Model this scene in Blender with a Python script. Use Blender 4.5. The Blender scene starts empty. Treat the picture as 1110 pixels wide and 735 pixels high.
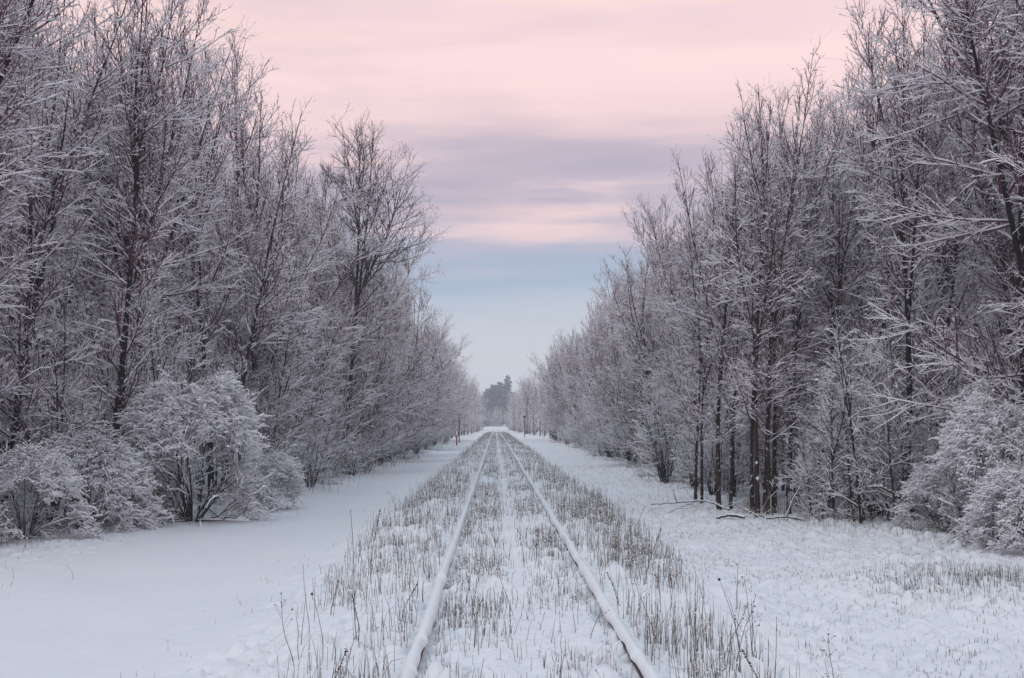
import bpy, math
import numpy as np

# ------------------------------------------------------------------ basics
scene = bpy.context.scene
C = scene.collection
RNG = np.random.default_rng(7)
F_PX = 1387.0                    # focal length in photo pixels (1110 wide)
TRACK_X = 0.21                   # centre of the track
CAM_Z = 1.52                     # eye above the snow on the rails
sun_el, sun_rot = math.radians(58), math.radians(205)

def link(o):
    C.objects.link(o); return o

def tag(o, label=None, cat=None, group=None, kind=None):
    if label: o['label'] = label
    if cat: o['category'] = cat
    if group: o['group'] = group
    if kind: o['kind'] = kind
    return o

def empty(name, loc=(0, 0, 0), rz=0.0, s=1.0):
    o = bpy.data.objects.new(name, None)
    o.empty_display_size = 0.2
    o.location = loc; o.rotation_euler = (0, 0, rz); o.scale = (s, s, s)
    return link(o)

# ------------------------------------------------------------------ noise
def _hash(ix, iy, seed):
    h = (ix.astype(np.int64) * 374761393 + iy.astype(np.int64) * 668265263 + seed * 974634777) & 0xffffffff
    h = ((h ^ (h >> 13)) * 1274126177) & 0xffffffff
    h = (h ^ (h >> 16)) & 0xffffffff
    return h / 4294967295.0

def vnoise(x, y, seed=0):
    """smooth value noise, -1..1"""
    x = np.asarray(x, float); y = np.asarray(y, float)
    ix = np.floor(x); iy = np.floor(y)
    fx = x - ix; fy = y - iy
    ux = fx * fx * fx * (fx * (fx * 6 - 15) + 10); uy = fy * fy * fy * (fy * (fy * 6 - 15) + 10)
    a = _hash(ix, iy, seed); b = _hash(ix + 1, iy, seed)
    c = _hash(ix, iy + 1, seed); d = _hash(ix + 1, iy + 1, seed)
    return ((a * (1 - ux) + b * ux) * (1 - uy) + (c * (1 - ux) + d * ux) * uy) * 2 - 1

def fbm(x, y, seed=0, oct=3):
    s = 0; a = 1; t = 0
    for i in range(oct):
        s = s + a * vnoise(x * 2 ** i + 17.3 * i, y * 2 ** i - 9.1 * i, seed + i); t += a; a *= 0.5
    return s / t

def sstep(a, b, x):
    t = np.clip((x - a) / (b - a), 0, 1)
    return t * t * (3 - 2 * t)

# ------------------------------------------------------------------ ground height
def edge_left(y):   return np.interp(y, [0, 20, 27, 39, 75, 110, 150, 230, 420], [-11, -8.8, -7.1, -6.0, -5.5, -6.1, -5.6, -4.3, -3.4])
def edge_right(y):  return np.interp(y, [0, 20, 23, 27, 40, 75, 110, 150, 230, 420], [11, 8.6, 7.2, 5.8, 6.3, 6.9, 7.4, 7.0, 5.2, 3.8])

def rough_mask(x, y):
    c = x - TRACK_X
    bed = np.exp(-np.maximum(np.abs(c) - 2.0, 0) ** 2 / 0.35)
    right = 0.8 * sstep(1.0, 2.5, x)
    far_left = 0.45 * sstep(-5.4, -7.0, x)
    centre = 1 - 0.65 * np.exp(-((c - 0.02) / 0.20) ** 2)
    return np.clip(np.maximum(np.maximum(bed, right), far_left) * centre, 0.07, 1)

def height(x, y):
    x = np.asarray(x, float); y = np.asarray(y, float)
    c = x - TRACK_X
    a = np.abs(c)
    z = -0.125 - 0.30 * sstep(1.15, 2.9, a)
    z = z - 0.05 * np.exp(-((x + 3.9) / 1.2) ** 2)                       # the trodden lane on the left
    far = sstep(3.2, 7.0, a)
    z = z + far * (0.07 * fbm(x * 0.16, y * 0.13, 3) + 0.10 * sstep(7, 14, a))
    z = z + 0.028 * fbm(x * 0.7, y * 0.45, 11) * sstep(1.6, 3.2, a)
    z = z + 0.012 * fbm(x * 1.3, y * 0.22, 47) * sstep(1.6, 3.2, a)
    rm = rough_mask(x, y) * (0.55 + 0.9 * sstep(-0.35, 0.45, fbm(x * 0.55, y * 0.4, 29, 2)))
    n1 = np.abs(fbm(x * 2.9, y * 2.9, 21, 2)) * 2.2
    n2 = np.minimum(np.abs(vnoise(x * 7.5 + 3, y * 7.5, 31)) * 2.2, 1.2)
    n3 = vnoise(x * 13, y * 13, 37)
    z = z + rm * (0.060 * n1 + 0.068 * n2 + 0.022 * n3 - 0.075)
    inside = 1 - sstep(0.95, 1.15, a)
    ties = np.sin(y * 2 * math.pi / 0.56)
    z = z + inside * 0.010 * ties * (0.5 + 0.5 * vnoise(x * 2, y * 1.4, 5))
    # snow melts or drops away in pockets beside each rail so that the steel shows here and there
    for rx in (TRACK_X - 0.755, TRACK_X + 0.755):
        d = x - rx
        pocket = np.clip(vnoise(y * 2.3, np.full_like(y, rx), 61) + 0.15 * vnoise(y * 7, y * 0 + rx, 62), -0.2, 1)
        inner = np.where(d * (TRACK_X - rx) > 0, 1.0, 0.35)
        z = z - np.exp(-((np.abs(d) - 0.085) / 0.06) ** 2) * 0.13 * inner * (0.2 + 0.9 * np.clip(pocket, 0, 1))
        z = np.where(np.abs(d) < 0.12, np.minimum(z, -0.075), z)
    return z

def hz(x, y):
    return float(height(np.array([x]), np.array([y]))[0])

# ------------------------------------------------------------------ materials
def mat(name):
    m = bpy.data.materials.new(name); m.use_nodes = True
    nt = m.node_tree; b = nt.nodes['Principled BSDF']
    b.inputs['Specular IOR Level'].default_value = 0.2
    return m, nt, b

def N(nt, t, **kw):
    n = nt.nodes.new(t)
    for k, v in kw.items(): setattr(n, k, v)
    return n

def mixc(nt, fac, a, b):
    m = N(nt, 'ShaderNodeMix', data_type='RGBA')
    for sock, v in ((m.inputs['Factor'], fac), (m.inputs['A'], a), (m.inputs['B'], b)):
        if hasattr(v, 'links') or hasattr(v, 'is_output'): nt.links.new(v, sock)
        elif isinstance(v, (int, float)): sock.default_value = v
        else: sock.default_value = (*v, 1)
    return m.outputs['Result']

def mrange(nt, v, a, b, c=0.0, d=1.0):
    m = N(nt, 'ShaderNodeMapRange'); nt.links.new(v, m.inputs['Value'])
    m.inputs['From Min'].default_value = a; m.inputs['From Max'].default_value = b
    m.inputs['To Min'].default_value = c; m.inputs['To Max'].default_value = d
    return m.outputs['Result']

def noise(nt, coord, scale, detail=3, rough=0.55):
    n = N(nt, 'ShaderNodeTexNoise')
    n.inputs['Scale'].default_value = scale; n.inputs['Detail'].default_value = detail
    n.inputs['Roughness'].default_value = rough
    nt.links.new(coord, n.inputs['Vector'])
    return n.outputs['Fac']

def math_(nt, op, a, b):
    n = N(nt, 'ShaderNodeMath', operation=op)
    for i, v in enumerate((a, b)):
        if isinstance(v, (int, float)): n.inputs[i].default_value = v
        else: nt.links.new(v, n.inputs[i])
    return n.outputs[0]

SNOW = (0.85, 0.86, 0.885)
FROST = (0.865, 0.855, 0.886)

def snowy(name, bark_a, bark_b, thr, nz=0.5, scale=9.0, soft=0.12, snow=SNOW, bscale=22):
    """bark that carries snow wherever its surface faces upward"""
    m, nt, b = mat(name)
    geo = N(nt, 'ShaderNodeNewGeometry'); tc = N(nt, 'ShaderNodeTexCoord')
    sep = N(nt, 'ShaderNodeSeparateXYZ'); nt.links.new(geo.outputs['Normal'], sep.inputs[0])
    n1 = noise(nt, tc.outputs['Object'], scale, 2)
    v = math_(nt, 'ADD', sep.outputs['Z'], math_(nt, 'MULTIPLY', math_(nt, 'SUBTRACT', n1, 0.5), nz * 2))
    f = mrange(nt, v, thr - soft, thr + soft)
    n2 = noise(nt, tc.outputs['Object'], bscale, 3)
    bark = mixc(nt, mrange(nt, n2, 0.3, 0.7), bark_a, bark_b)
    col = mixc(nt, f, bark, snow)
    nt.links.new(col, b.inputs['Base Color'])
    b.inputs['Roughness'].default_value = 0.85
    return m

M = {}
M['bark'] = snowy('dark_wet_bark', (0.011, 0.009, 0.009), (0.036, 0.028, 0.028), 0.36, 1.0, 8)
M['bark_brown'] = snowy('brown_bark', (0.014, 0.010, 0.008), (0.062, 0.036, 0.027), 0.36, 1.0, 8)
M['twig'] = snowy('frosted_twig', (0.044, 0.015, 0.024), (0.185, 0.078, 0.112), 0.25, 0.65, 7, snow=FROST)
M['twig_bare'] = snowy('bare_twig', (0.045, 0.033, 0.032), (0.085, 0.063, 0.062), 0.60, 0.7, 7)
M['twig_heavy'] = snowy('heavy_frost_twig', (0.048, 0.026, 0.033), (0.135, 0.080, 0.096), 0.06, 0.6, 7, snow=FROST)
M['grass'] = snowy('dry_grass', (0.075, 0.062, 0.055), (0.25, 0.21, 0.178), 0.42, 0.85, 6, bscale=4)
M['weed'] = snowy('dry_weed', (0.045, 0.032, 0.028), (0.13, 0.09, 0.07), 0.75, 0.5, 10)
M['log'] = snowy('fallen_wood', (0.020, 0.016, 0.015), (0.06, 0.048, 0.042), 0.35, 0.5, 6)
M['conifer'] = snowy('conifer_needles', (0.018, 0.068, 0.088), (0.035, 0.110, 0.138), 0.80, 0.8, 2)

def snow_material(name, bump_scale=(60, 14), strength=0.25, tint=SNOW):
    m, nt, b = mat(name)
    tc = N(nt, 'ShaderNodeTexCoord')
    n0 = noise(nt, tc.outputs['Object'], 0.7, 4)
    col = mixc(nt, mrange(nt, n0, 0.35, 0.65), tuple(c * 0.96 for c in tint), tint)
    nt.links.new(col, b.inputs['Base Color'])
    n1 = noise(nt, tc.outputs['Object'], bump_scale[0], 3); n2 = noise(nt, tc.outputs['Object'], bump_scale[1], 4)
    bp = N(nt, 'ShaderNodeBump'); bp.inputs['Strength'].default_value = strength; bp.inputs['Distance'].default_value = 0.03
    nt.links.new(math_(nt, 'ADD', math_(nt, 'MULTIPLY', n1, 0.4), n2), bp.inputs['Height'])
    nt.links.new(bp.outputs['Normal'], b.inputs['Normal'])
    b.inputs['Roughness'].default_value = 0.75
    return m
M['snow'] = snow_material('clinging_snow', strength=0.1, tint=FROST)
M['snow_rail'] = snow_material('rail_snow', (90, 25), 0.2, (0.83, 0.84, 0.86))

def ground_material():
    m, nt, b = mat('snowy_ground')
    tc = N(nt, 'ShaderNodeTexCoord'); P = tc.outputs['Object']
    sep = N(nt, 'ShaderNodeSeparateXYZ'); nt.links.new(P, sep.inputs[0])
    # litter poking through the snow: more on the track bed and under the trees
    ax = math_(nt, 'ABSOLUTE', math_(nt, 'SUBTRACT', sep.outputs['X'], TRACK_X), 0)
    bed = math_(nt, 'SUBTRACT', 1.0, mrange(nt, ax, 1.8, 3.0))
    right = mrange(nt, sep.outputs['X'], 1.5, 3.0, 0, 0.75)
    wood = mrange(nt, ax, 7.5, 9.5, 0, 0.9)
    zone = math_(nt, 'MAXIMUM', math_(nt, 'MAXIMUM', bed, right), math_(nt, 'MAXIMUM', wood, 0.12))
    fine = noise(nt, P, 24, 4, 0.7); coarse = noise(nt, P, 2.2, 3)
    spots = math_(nt, 'MULTIPLY', mrange(nt, fine, 0.57, 0.72), mrange(nt, coarse, 0.40, 0.62))
    f = math_(nt, 'MULTIPLY', math_(nt, 'MULTIPLY', spots, zone), 0.75)
    n0 = noise(nt, P, 0.5, 3)
    snow = mixc(nt, mrange(nt, n0, 0.3, 0.7), (0.77, 0.79, 0.83), (0.82, 0.83, 0.855))
    col = mixc(nt, f, snow, (0.16, 0.12, 0.095))
    nt.links.new(col, b.inputs['Base Color'])
    n1 = noise(nt, P, 45, 3); n2 = noise(nt, P, 9, 5, 0.6)
    bp = N(nt, 'ShaderNodeBump'); bp.inputs['Strength'].default_value = 0.35; bp.inputs['Distance'].default_value = 0.04
    nt.links.new(math_(nt, 'ADD', math_(nt, 'MULTIPLY', n1, 0.4), n2), bp.inputs['Height'])
    nt.links.new(bp.outputs['Normal'], b.inputs['Normal'])
    b.inputs['Roughness'].default_value = 0.75
    return m
M['ground'] = ground_material()

def plain(name, a, b_, scale=12, rough=0.7, metal=0.0):
    m, nt, b = mat(name)
    tc = N(nt, 'ShaderNodeTexCoord')
    nt.links.new(mixc(nt, mrange(nt, noise(nt, tc.outputs['Object'], scale, 4), 0.3, 0.7), a, b_), b.inputs['Base Color'])
    b.inputs['Roughness'].default_value = rough; b.inputs['Metallic'].default_value = metal
    return m
M['steel'] = plain('rusty_rail_steel', (0.030, 0.020, 0.016), (0.075, 0.045, 0.032), 14, 0.6, 0.3)
M['post'] = plain('weathered_post', (0.035, 0.030, 0.028), (0.08, 0.07, 0.065), 6)
M['red'] = plain('red_paint', (0.36, 0.035, 0.03), (0.28, 0.03, 0.025), 9)
M['seed'] = plain('dry_seed_head', (0.05, 0.035, 0.025), (0.15, 0.085, 0.04), 40)

# ------------------------------------------------------------------ mesh building
def mesh_np(name, V, quads=None, tris=None, mats=(), smooth=False, midx=None, smooth_idx=None):
    me = bpy.data.meshes.new(name)
    nq = 0 if quads is None else len(quads); ntr = 0 if tris is None else len(tris)
    me.vertices.add(len(V)); me.vertices.foreach_set('co', np.asarray(V, np.float32).ravel())
    loops = []
    if nq: loops.append(np.asarray(quads, np.int32).ravel())
    if ntr: loops.append(np.asarray(tris, np.int32).ravel())
    loops = np.concatenate(loops)
    me.loops.add(len(loops)); me.loops.foreach_set('vertex_index', loops)
    me.polygons.add(nq + ntr)
    starts = np.concatenate([np.arange(nq) * 4, nq * 4 + np.arange(ntr) * 3]).astype(np.int32)
    me.polygons.foreach_set('loop_start', starts)
    if midx is not None: me.polygons.foreach_set('material_index', np.asarray(midx, np.int32))
    me.update(calc_edges=True); me.validate()
    if smooth_idx is not None and len(me.polygons) == len(midx):
        me.polygons.foreach_set('use_smooth', np.isin(np.asarray(midx), smooth_idx))
    else:
        me.polygons.foreach_set('use_smooth', np.full(len(me.polygons), bool(smooth)))
    for m_ in mats: me.materials.append(m_)
    return me

class Soup:
    """collects tubes and lumps into one mesh"""
    def __init__(s): s.V = []; s.Q = []; s.T = []; s.n = 0; s.mq = []; s.mt = []
    def tubes(s, P, R, k=3, mi=0):
        P = np.asarray(P, float); R = np.asarray(R, float)
        if len(P) == 0: return s
        Nn, n, _ = P.shape
        T = np.gradient(P, axis=1)
        T /= np.linalg.norm(T, axis=2, keepdims=True) + 1e-9
        U = np.cross(T, [0, 0, 1.0]); ul = np.linalg.norm(U, axis=2, keepdims=True)
        U = np.where(ul < 0.12, np.cross(T, [0.3, 1.0, 0]), U)
        U /= np.linalg.norm(U, axis=2, keepdims=True) + 1e-9
        W = np.cross(U, T)
        a = math.pi / 2 + np.arange(k) * 2 * math.pi / k
        ring = (np.cos(a)[None, None, :, None] * U[:, :, None, :] + np.sin(a)[None, None, :, None] * W[:, :, None, :])
        V = P[:, :, None, :] + R[:, :, None, None] * ring
        base = (np.arange(Nn)[:, None, None] * n + np.arange(n - 1)[None, :, None]) * k
        j = np.arange(k)[None, None, :]; j2 = (j + 1) % k
        q = np.stack([base + j, base + k + j, base + k + j2, base + j2], -1).reshape(-1, 4) + s.n
        s.V.append(V.reshape(-1, 3)); s.Q.append(q[:, ::-1]); s.mq.append(np.full(len(q), mi)); s.n += Nn * n * k
        return s
    OCT = np.array([[1, 0, 0], [-1, 0, 0], [0, 1, 0], [0, -1, 0], [0, 0, 1], [0, 0, -0.55]], float)
    OF = np.array([[0, 2, 4], [2, 1, 4], [1, 3, 4], [3, 0, 4], [2, 0, 5], [1, 2, 5], [3, 1, 5], [0, 3, 5]])
    def lumps(s, pos, size, rng, mi=0, flat=0.75):
        pos = np.asarray(pos, float)
        if len(pos) == 0: return s
        m = len(pos); th = rng.random(m) * 6.283
        sc = size[:, None] * np.stack([rng.uniform(0.7, 1.7, m), rng.uniform(0.6, 1.1, m), rng.uniform(0.8, 1.2, m) * flat], 1)
        v = Soup.OCT[None] * sc[:, None, :]
        v = v * rng.uniform(0.75, 1.25, (m, 6, 1))
        c, sn = np.cos(th)[:, None], np.sin(th)[:, None]
        x = v[:, :, 0] * c - v[:, :, 1] * sn; y = v[:, :, 0] * sn + v[:, :, 1] * c
        v = np.stack([x, y, v[:, :, 2]], -1) + pos[:, None, :]
        f = (Soup.OF[None] + (np.arange(m) * 6)[:, None, None]).reshape(-1, 3) + s.n
        s.V.append(v.reshape(-1, 3)); s.T.append(f); s.mt.append(np.full(len(f), mi)); s.n += m * 6
        return s
    def add(s, V, Q=None, T=None, mi=0):
        if Q is not None and len(Q): s.Q.append(np.asarray(Q) + s.n); s.mq.append(np.full(len(Q), mi))
        if T is not None and len(T): s.T.append(np.asarray(T) + s.n); s.mt.append(np.full(len(T), mi))
        s.V.append(np.asarray(V, float)); s.n += len(V); return s
    def arrays(s):
        V = np.concatenate(s.V)
        Q = np.concatenate(s.Q) if s.Q else np.zeros((0, 4), int)
        T = np.concatenate(s.T) if s.T else np.zeros((0, 3), int)
        mi = np.concatenate((s.mq if s.Q else []) + (s.mt if s.T else []))
        return V, Q, T, mi
    def mesh(s, name, mats, smooth=False, smooth_idx=None):
        V, Q, T, mi = s.arrays()
        return mesh_np(name, V, Q, T, mats, smooth, mi, smooth_idx)
    def merge(s, o, mi):
        V, Q, T, _ = o.arrays(); return s.add(V, Q, T, mi)

# ------------------------------------------------------------------ growing branches
def unit(v): return v / (np.linalg.norm(v, axis=-1, keepdims=True) + 1e-9)

def polyline(rng, start, d, L, n, trop, wig):
    """n-point polylines leaving start along d; trop bends them up (+) or down (-)"""
    m = len(start); P = np.empty((m, n, 3)); P[:, 0] = start; d = unit(d)
    step = (L / (n - 1))[:, None]
    trop = np.broadcast_to(np.asarray(trop, float), (m,))
    for i in range(1, n):
        P[:, i] = P[:, i - 1] + d * step
        d = d + rng.normal(0, wig, (m, 3)); d[:, 2] += trop
        d = unit(d)
    return P

def lengths(P): return np.linalg.norm(np.diff(P, axis=1), axis=2).sum(1)

def sample(P, R, pid, t):
    n = P.shape[1]; f = np.clip(t, 0, 0.999) * (n - 1); i = f.astype(int); w = (f - i)[:, None]
    pos = P[pid, i] * (1 - w) + P[pid, i + 1] * w
    rad = R[pid, i] * (1 - w[:, 0]) + R[pid, i + 1] * w[:, 0]
    return pos, unit(P[pid, i + 1] - P[pid, i]), rad

def spawn(rng, P, R, per_len=None, count=None, t0=0.1, t1=1.0, ang=(35, 60), length=None, n=4, trop=0.08,
          wig=0.08, rk=0.012, rtip=0.004, upbias=0.0, tpow=1.0):
    L = lengths(P)
    if count is None:
        cnt = np.floor(L * (t1 - t0) * per_len + rng.random(len(L))).astype(int)
    else:
        cnt = np.full(len(L), count)
    pid = np.repeat(np.arange(len(L)), cnt); m = len(pid)
    t = t0 + (t1 - t0) * rng.random(m) ** tpow
    pos, tan, rad = sample(P, R, pid, t)
    u = np.cross(tan, [0, 0, 1.0]); ul = np.linalg.norm(u, axis=1, keepdims=True)
    u = unit(np.where(ul < 0.1, np.array([[1.0, 0, 0]]), u)); v = np.cross(u, tan)
    phi = rng.random(m) * 2 * math.pi
    lo, hi = ang
    if callable(lo): a = np.radians(lo(t) + rng.normal(0, hi, m))
    else: a = np.radians(rng.uniform(lo, hi, m))
    d = np.cos(a)[:, None] * tan + np.sin(a)[:, None] * (np.cos(phi)[:, None] * u + np.sin(phi)[:, None] * v)
    d[:, 2] += upbias
    d = unit(d)
    Lc = length(t, L[pid], d) * rng.uniform(0.65, 1.3, m)
    Pc = polyline(rng, pos, d, Lc, n, trop, wig)
    r0 = np.minimum(rad * 0.75, rk * Lc + rtip)
    s = np.linspace(0, 1, n)[None]
    Rc = r0[:, None] * (1 - s) + np.minimum(rtip, r0 * 0.8)[:, None] * s
    return Pc, Rc

def snow_on(rng, P, R, per_len, size, t0=0.0):
    """positions and sizes of clots of snow lying on top of branches"""
    L = lengths(P); cnt = np.floor(L * per_len + rng.random(len(L))).astype(int)
    pid = np.repeat(np.arange(len(L)), cnt); t = t0 + (1 - t0) * rng.random(len(pid))
    if len(pid) == 0: return np.zeros((0, 3)), np.zeros(0)
    pos, tan, rad = sample(P, R, pid, t)
    keep = np.abs(tan[:, 2]) < rng.uniform(0.45, 1.0, len(pid))
    pos, rad = pos[keep], rad[keep]
    sz = rng.uniform(size[0], size[1], len(pos)) * rng.uniform(0.6, 1.2, len(pos))
    pos = pos + np.stack([np.zeros(len(pos)), np.zeros(len(pos)), rad * 0.8 + sz * 0.25], 1)
    return pos, sz

def caps(so, rng, P, R, base, var, t0=0.15, k=4, bare=0.25):
    """ridges of snow lying along the tops of branches, broken where it has dropped off"""
    n = P.shape[1]; T = np.gradient(P, axis=1); T /= np.linalg.norm(T, axis=2, keepdims=True) + 1e-9
    flat = np.sqrt(np.clip(1 - T[:, :, 2] ** 2, 0, 1)) * np.clip(1.25 - np.abs(T[:, :, 2]), 0, 1)
    rs = (base + var * rng.random((len(P), n))) * flat
    rs *= rng.random((len(P), n)) > bare
    rs[:, 0] = 0; rs[:, -1] *= 0.6
    lift = R * 0.7 + rs * 0.45
    Q = P + lift[:, :, None] * np.array([0, 0, 1.0]) + rng.normal(0, 0.004, P.shape)
    keep = rs.max(1) > base * 0.3
    so.tubes(Q[keep], np.maximum(rs[keep], 0.0012), k)
    return so

def make_tree(seed, H=11.0, r=0.075, stems=1, spread=0.0, cb=0.12, d1=4.6, Lmax=1.75, a_lo=62, a_hi=28, trop=0.065,
              shape=0.55, face=0.0, d2=5.0, d3=6.2, d4=4.6, L3=0.38, twig='twig', bark='bark', snow=5.5, leaders=4, lead_t=(0.25, 0.7),
              lead_a=(10, 25), ssize=(0.0135, 0.035), tw=0.0072, lean=0.0, upbias=0.0, lead_len=0.55, wob=0.026):
    """trunk, crown and clinging snow of one tree as three soups"""
    rng = np.random.default_rng(seed)
    base = np.zeros((stems, 3)); az = rng.random() * 6.28 + np.arange(stems) * 6.283 / max(stems, 1) + rng.normal(0, 0.4, stems)
    base[:, 0] = np.cos(az) * 0.20 * (stems > 1); base[:, 1] = np.sin(az) * 0.20 * (stems > 1)
    d = np.stack([np.cos(az) * spread, np.sin(az) * spread, np.ones(stems)], 1)
    d[:, 0] += lean
    Hs = H * rng.uniform(0.80, 1.0, stems); Hs[0] = H
    base[:, 2] = -0.25
    P0 = polyline(rng, base, d, Hs + 0.25, 22, 0.03, wob)
    s = np.linspace(0, 1, 22)[None]
    R0 = (1.2 * r * (Hs / H))[:, None] * ((1 - s) ** 1.05 * 0.95 + 0.05) * (1 + 0.4 * np.exp(-s * 22)) * (1 + rng.normal(0, 0.05, (stems, 22))) + 0.003
    trunkP, trunkR = [(P0, R0)], None
    axes = [(P0, R0, cb)]
    if leaders:
        PL, RL = spawn(rng, P0, R0, count=max(1, int(round(leaders / stems))), t0=lead_t[0], t1=lead_t[1], ang=lead_a, n=14, trop=0.045, wig=0.03,
                       length=lambda t, L, dd: np.minimum(L * lead_len, L * (1.02 - t)) * (1 + 0.5 * face * dd[:, 0]), rk=0.0125, rtip=0.006)
        axes.append((PL, RL, 0.08))
    def l1(t, L, dd):
        prof = np.minimum(0.6 + 2.0 * t, 1.0) * np.clip(1 - t, 0, 1) ** shape * 0.85 + 0.15
        return np.minimum(Lmax * (H / 11.0), 0.42 * L + 0.3) * prof * (1 + face * dd[:, 0])
    P1s, R1s = [], []
    for A, B, c0 in axes:
        ang = (lambda t: a_lo + (a_hi - a_lo) * np.clip((t - c0) / (1 - c0), 0, 1), 11)
        p, q = spawn(rng, A, B, per_len=d1, t0=c0, t1=0.99, ang=ang, length=l1, n=8, trop=trop, wig=0.06, rk=0.010, rtip=0.008)
        P1s.append(p); R1s.append(q * np.linspace(1.25, 1.0, 8)[None])
    P1 = np.concatenate(P1s); R1 = np.concatenate(R1s)
    P2, R2 = spawn(rng, P1, R1, per_len=d2, t0=0.10, t1=1.0, ang=(28, 60), n=5, trop=trop * 0.9, wig=0.10,
                   length=lambda t, L, dd: np.clip(0.45 * L * (1.15 - t * 0.7), 0.22, 1.1), rk=0.011, rtip=0.0085, upbias=0.10 + upbias)
    P3s, R3s = [], []
    for A, B, dd_ in ((P1, R1, d3 * 0.5), (P2, R2, d3)):
        a3, b3 = spawn(rng, A, B, per_len=dd_, t0=0.12, t1=1.0, ang=(30, 65), n=4, trop=0.05, wig=0.13,
                       length=lambda t, L, dd: L3 * rng.uniform(0.4, 1.3, len(t)) * (1.15 - 0.5 * t), rk=0.008, rtip=tw, upbias=0.12 + upbias)
        P3s.append(a3); R3s.append(b3)
    P3 = np.concatenate(P3s); R3 = np.concatenate(R3s)
    trunk, crown, sn = Soup(), Soup(), Soup()
    trunk.tubes(P0, R0, 8)
    if leaders: trunk.tubes(PL, RL, 6)
    crown.tubes(P1, R1, 4); crown.tubes(P2, R2, 3); crown.tubes(P3, R3, 3)
    if d4 > 0:
        P4, R4 = spawn(rng, P3, R3, per_len=d4, t0=0.2, t1=1.0, ang=(30, 65), n=2, trop=0, wig=0,
                       length=lambda t, L, dd: rng.uniform(0.05, 0.17, len(t)), rk=0.01, rtip=tw * 0.9, upbias=0.1)
        crown.tubes(P4, R4, 3)
    if snow > 2:
        caps(sn, rng, P1, R1, ssize[0] * 0.8, ssize[0] * 0.8, bare=0.35); caps(sn, rng, P2, R2, ssize[0] * 0.55, ssize[0] * 0.75, k=3, bare=0.3)
    for A, B, k in ((P1, R1, 0.5), (P2, R2, 0.6), (P3, R3, 0.9)):
        p, z = snow_on(rng, A, B, snow * k, ssize)
        sn.lumps(p, z, rng)
    if not sn.V: sn.lumps(np.array([[0, 0, H * 0.5]]), np.array([0.01]), rng)
    return dict(trunk=trunk, crown=crown, snow=sn, mats=(M[bark], M[twig], M['snow']), H=H)

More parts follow.
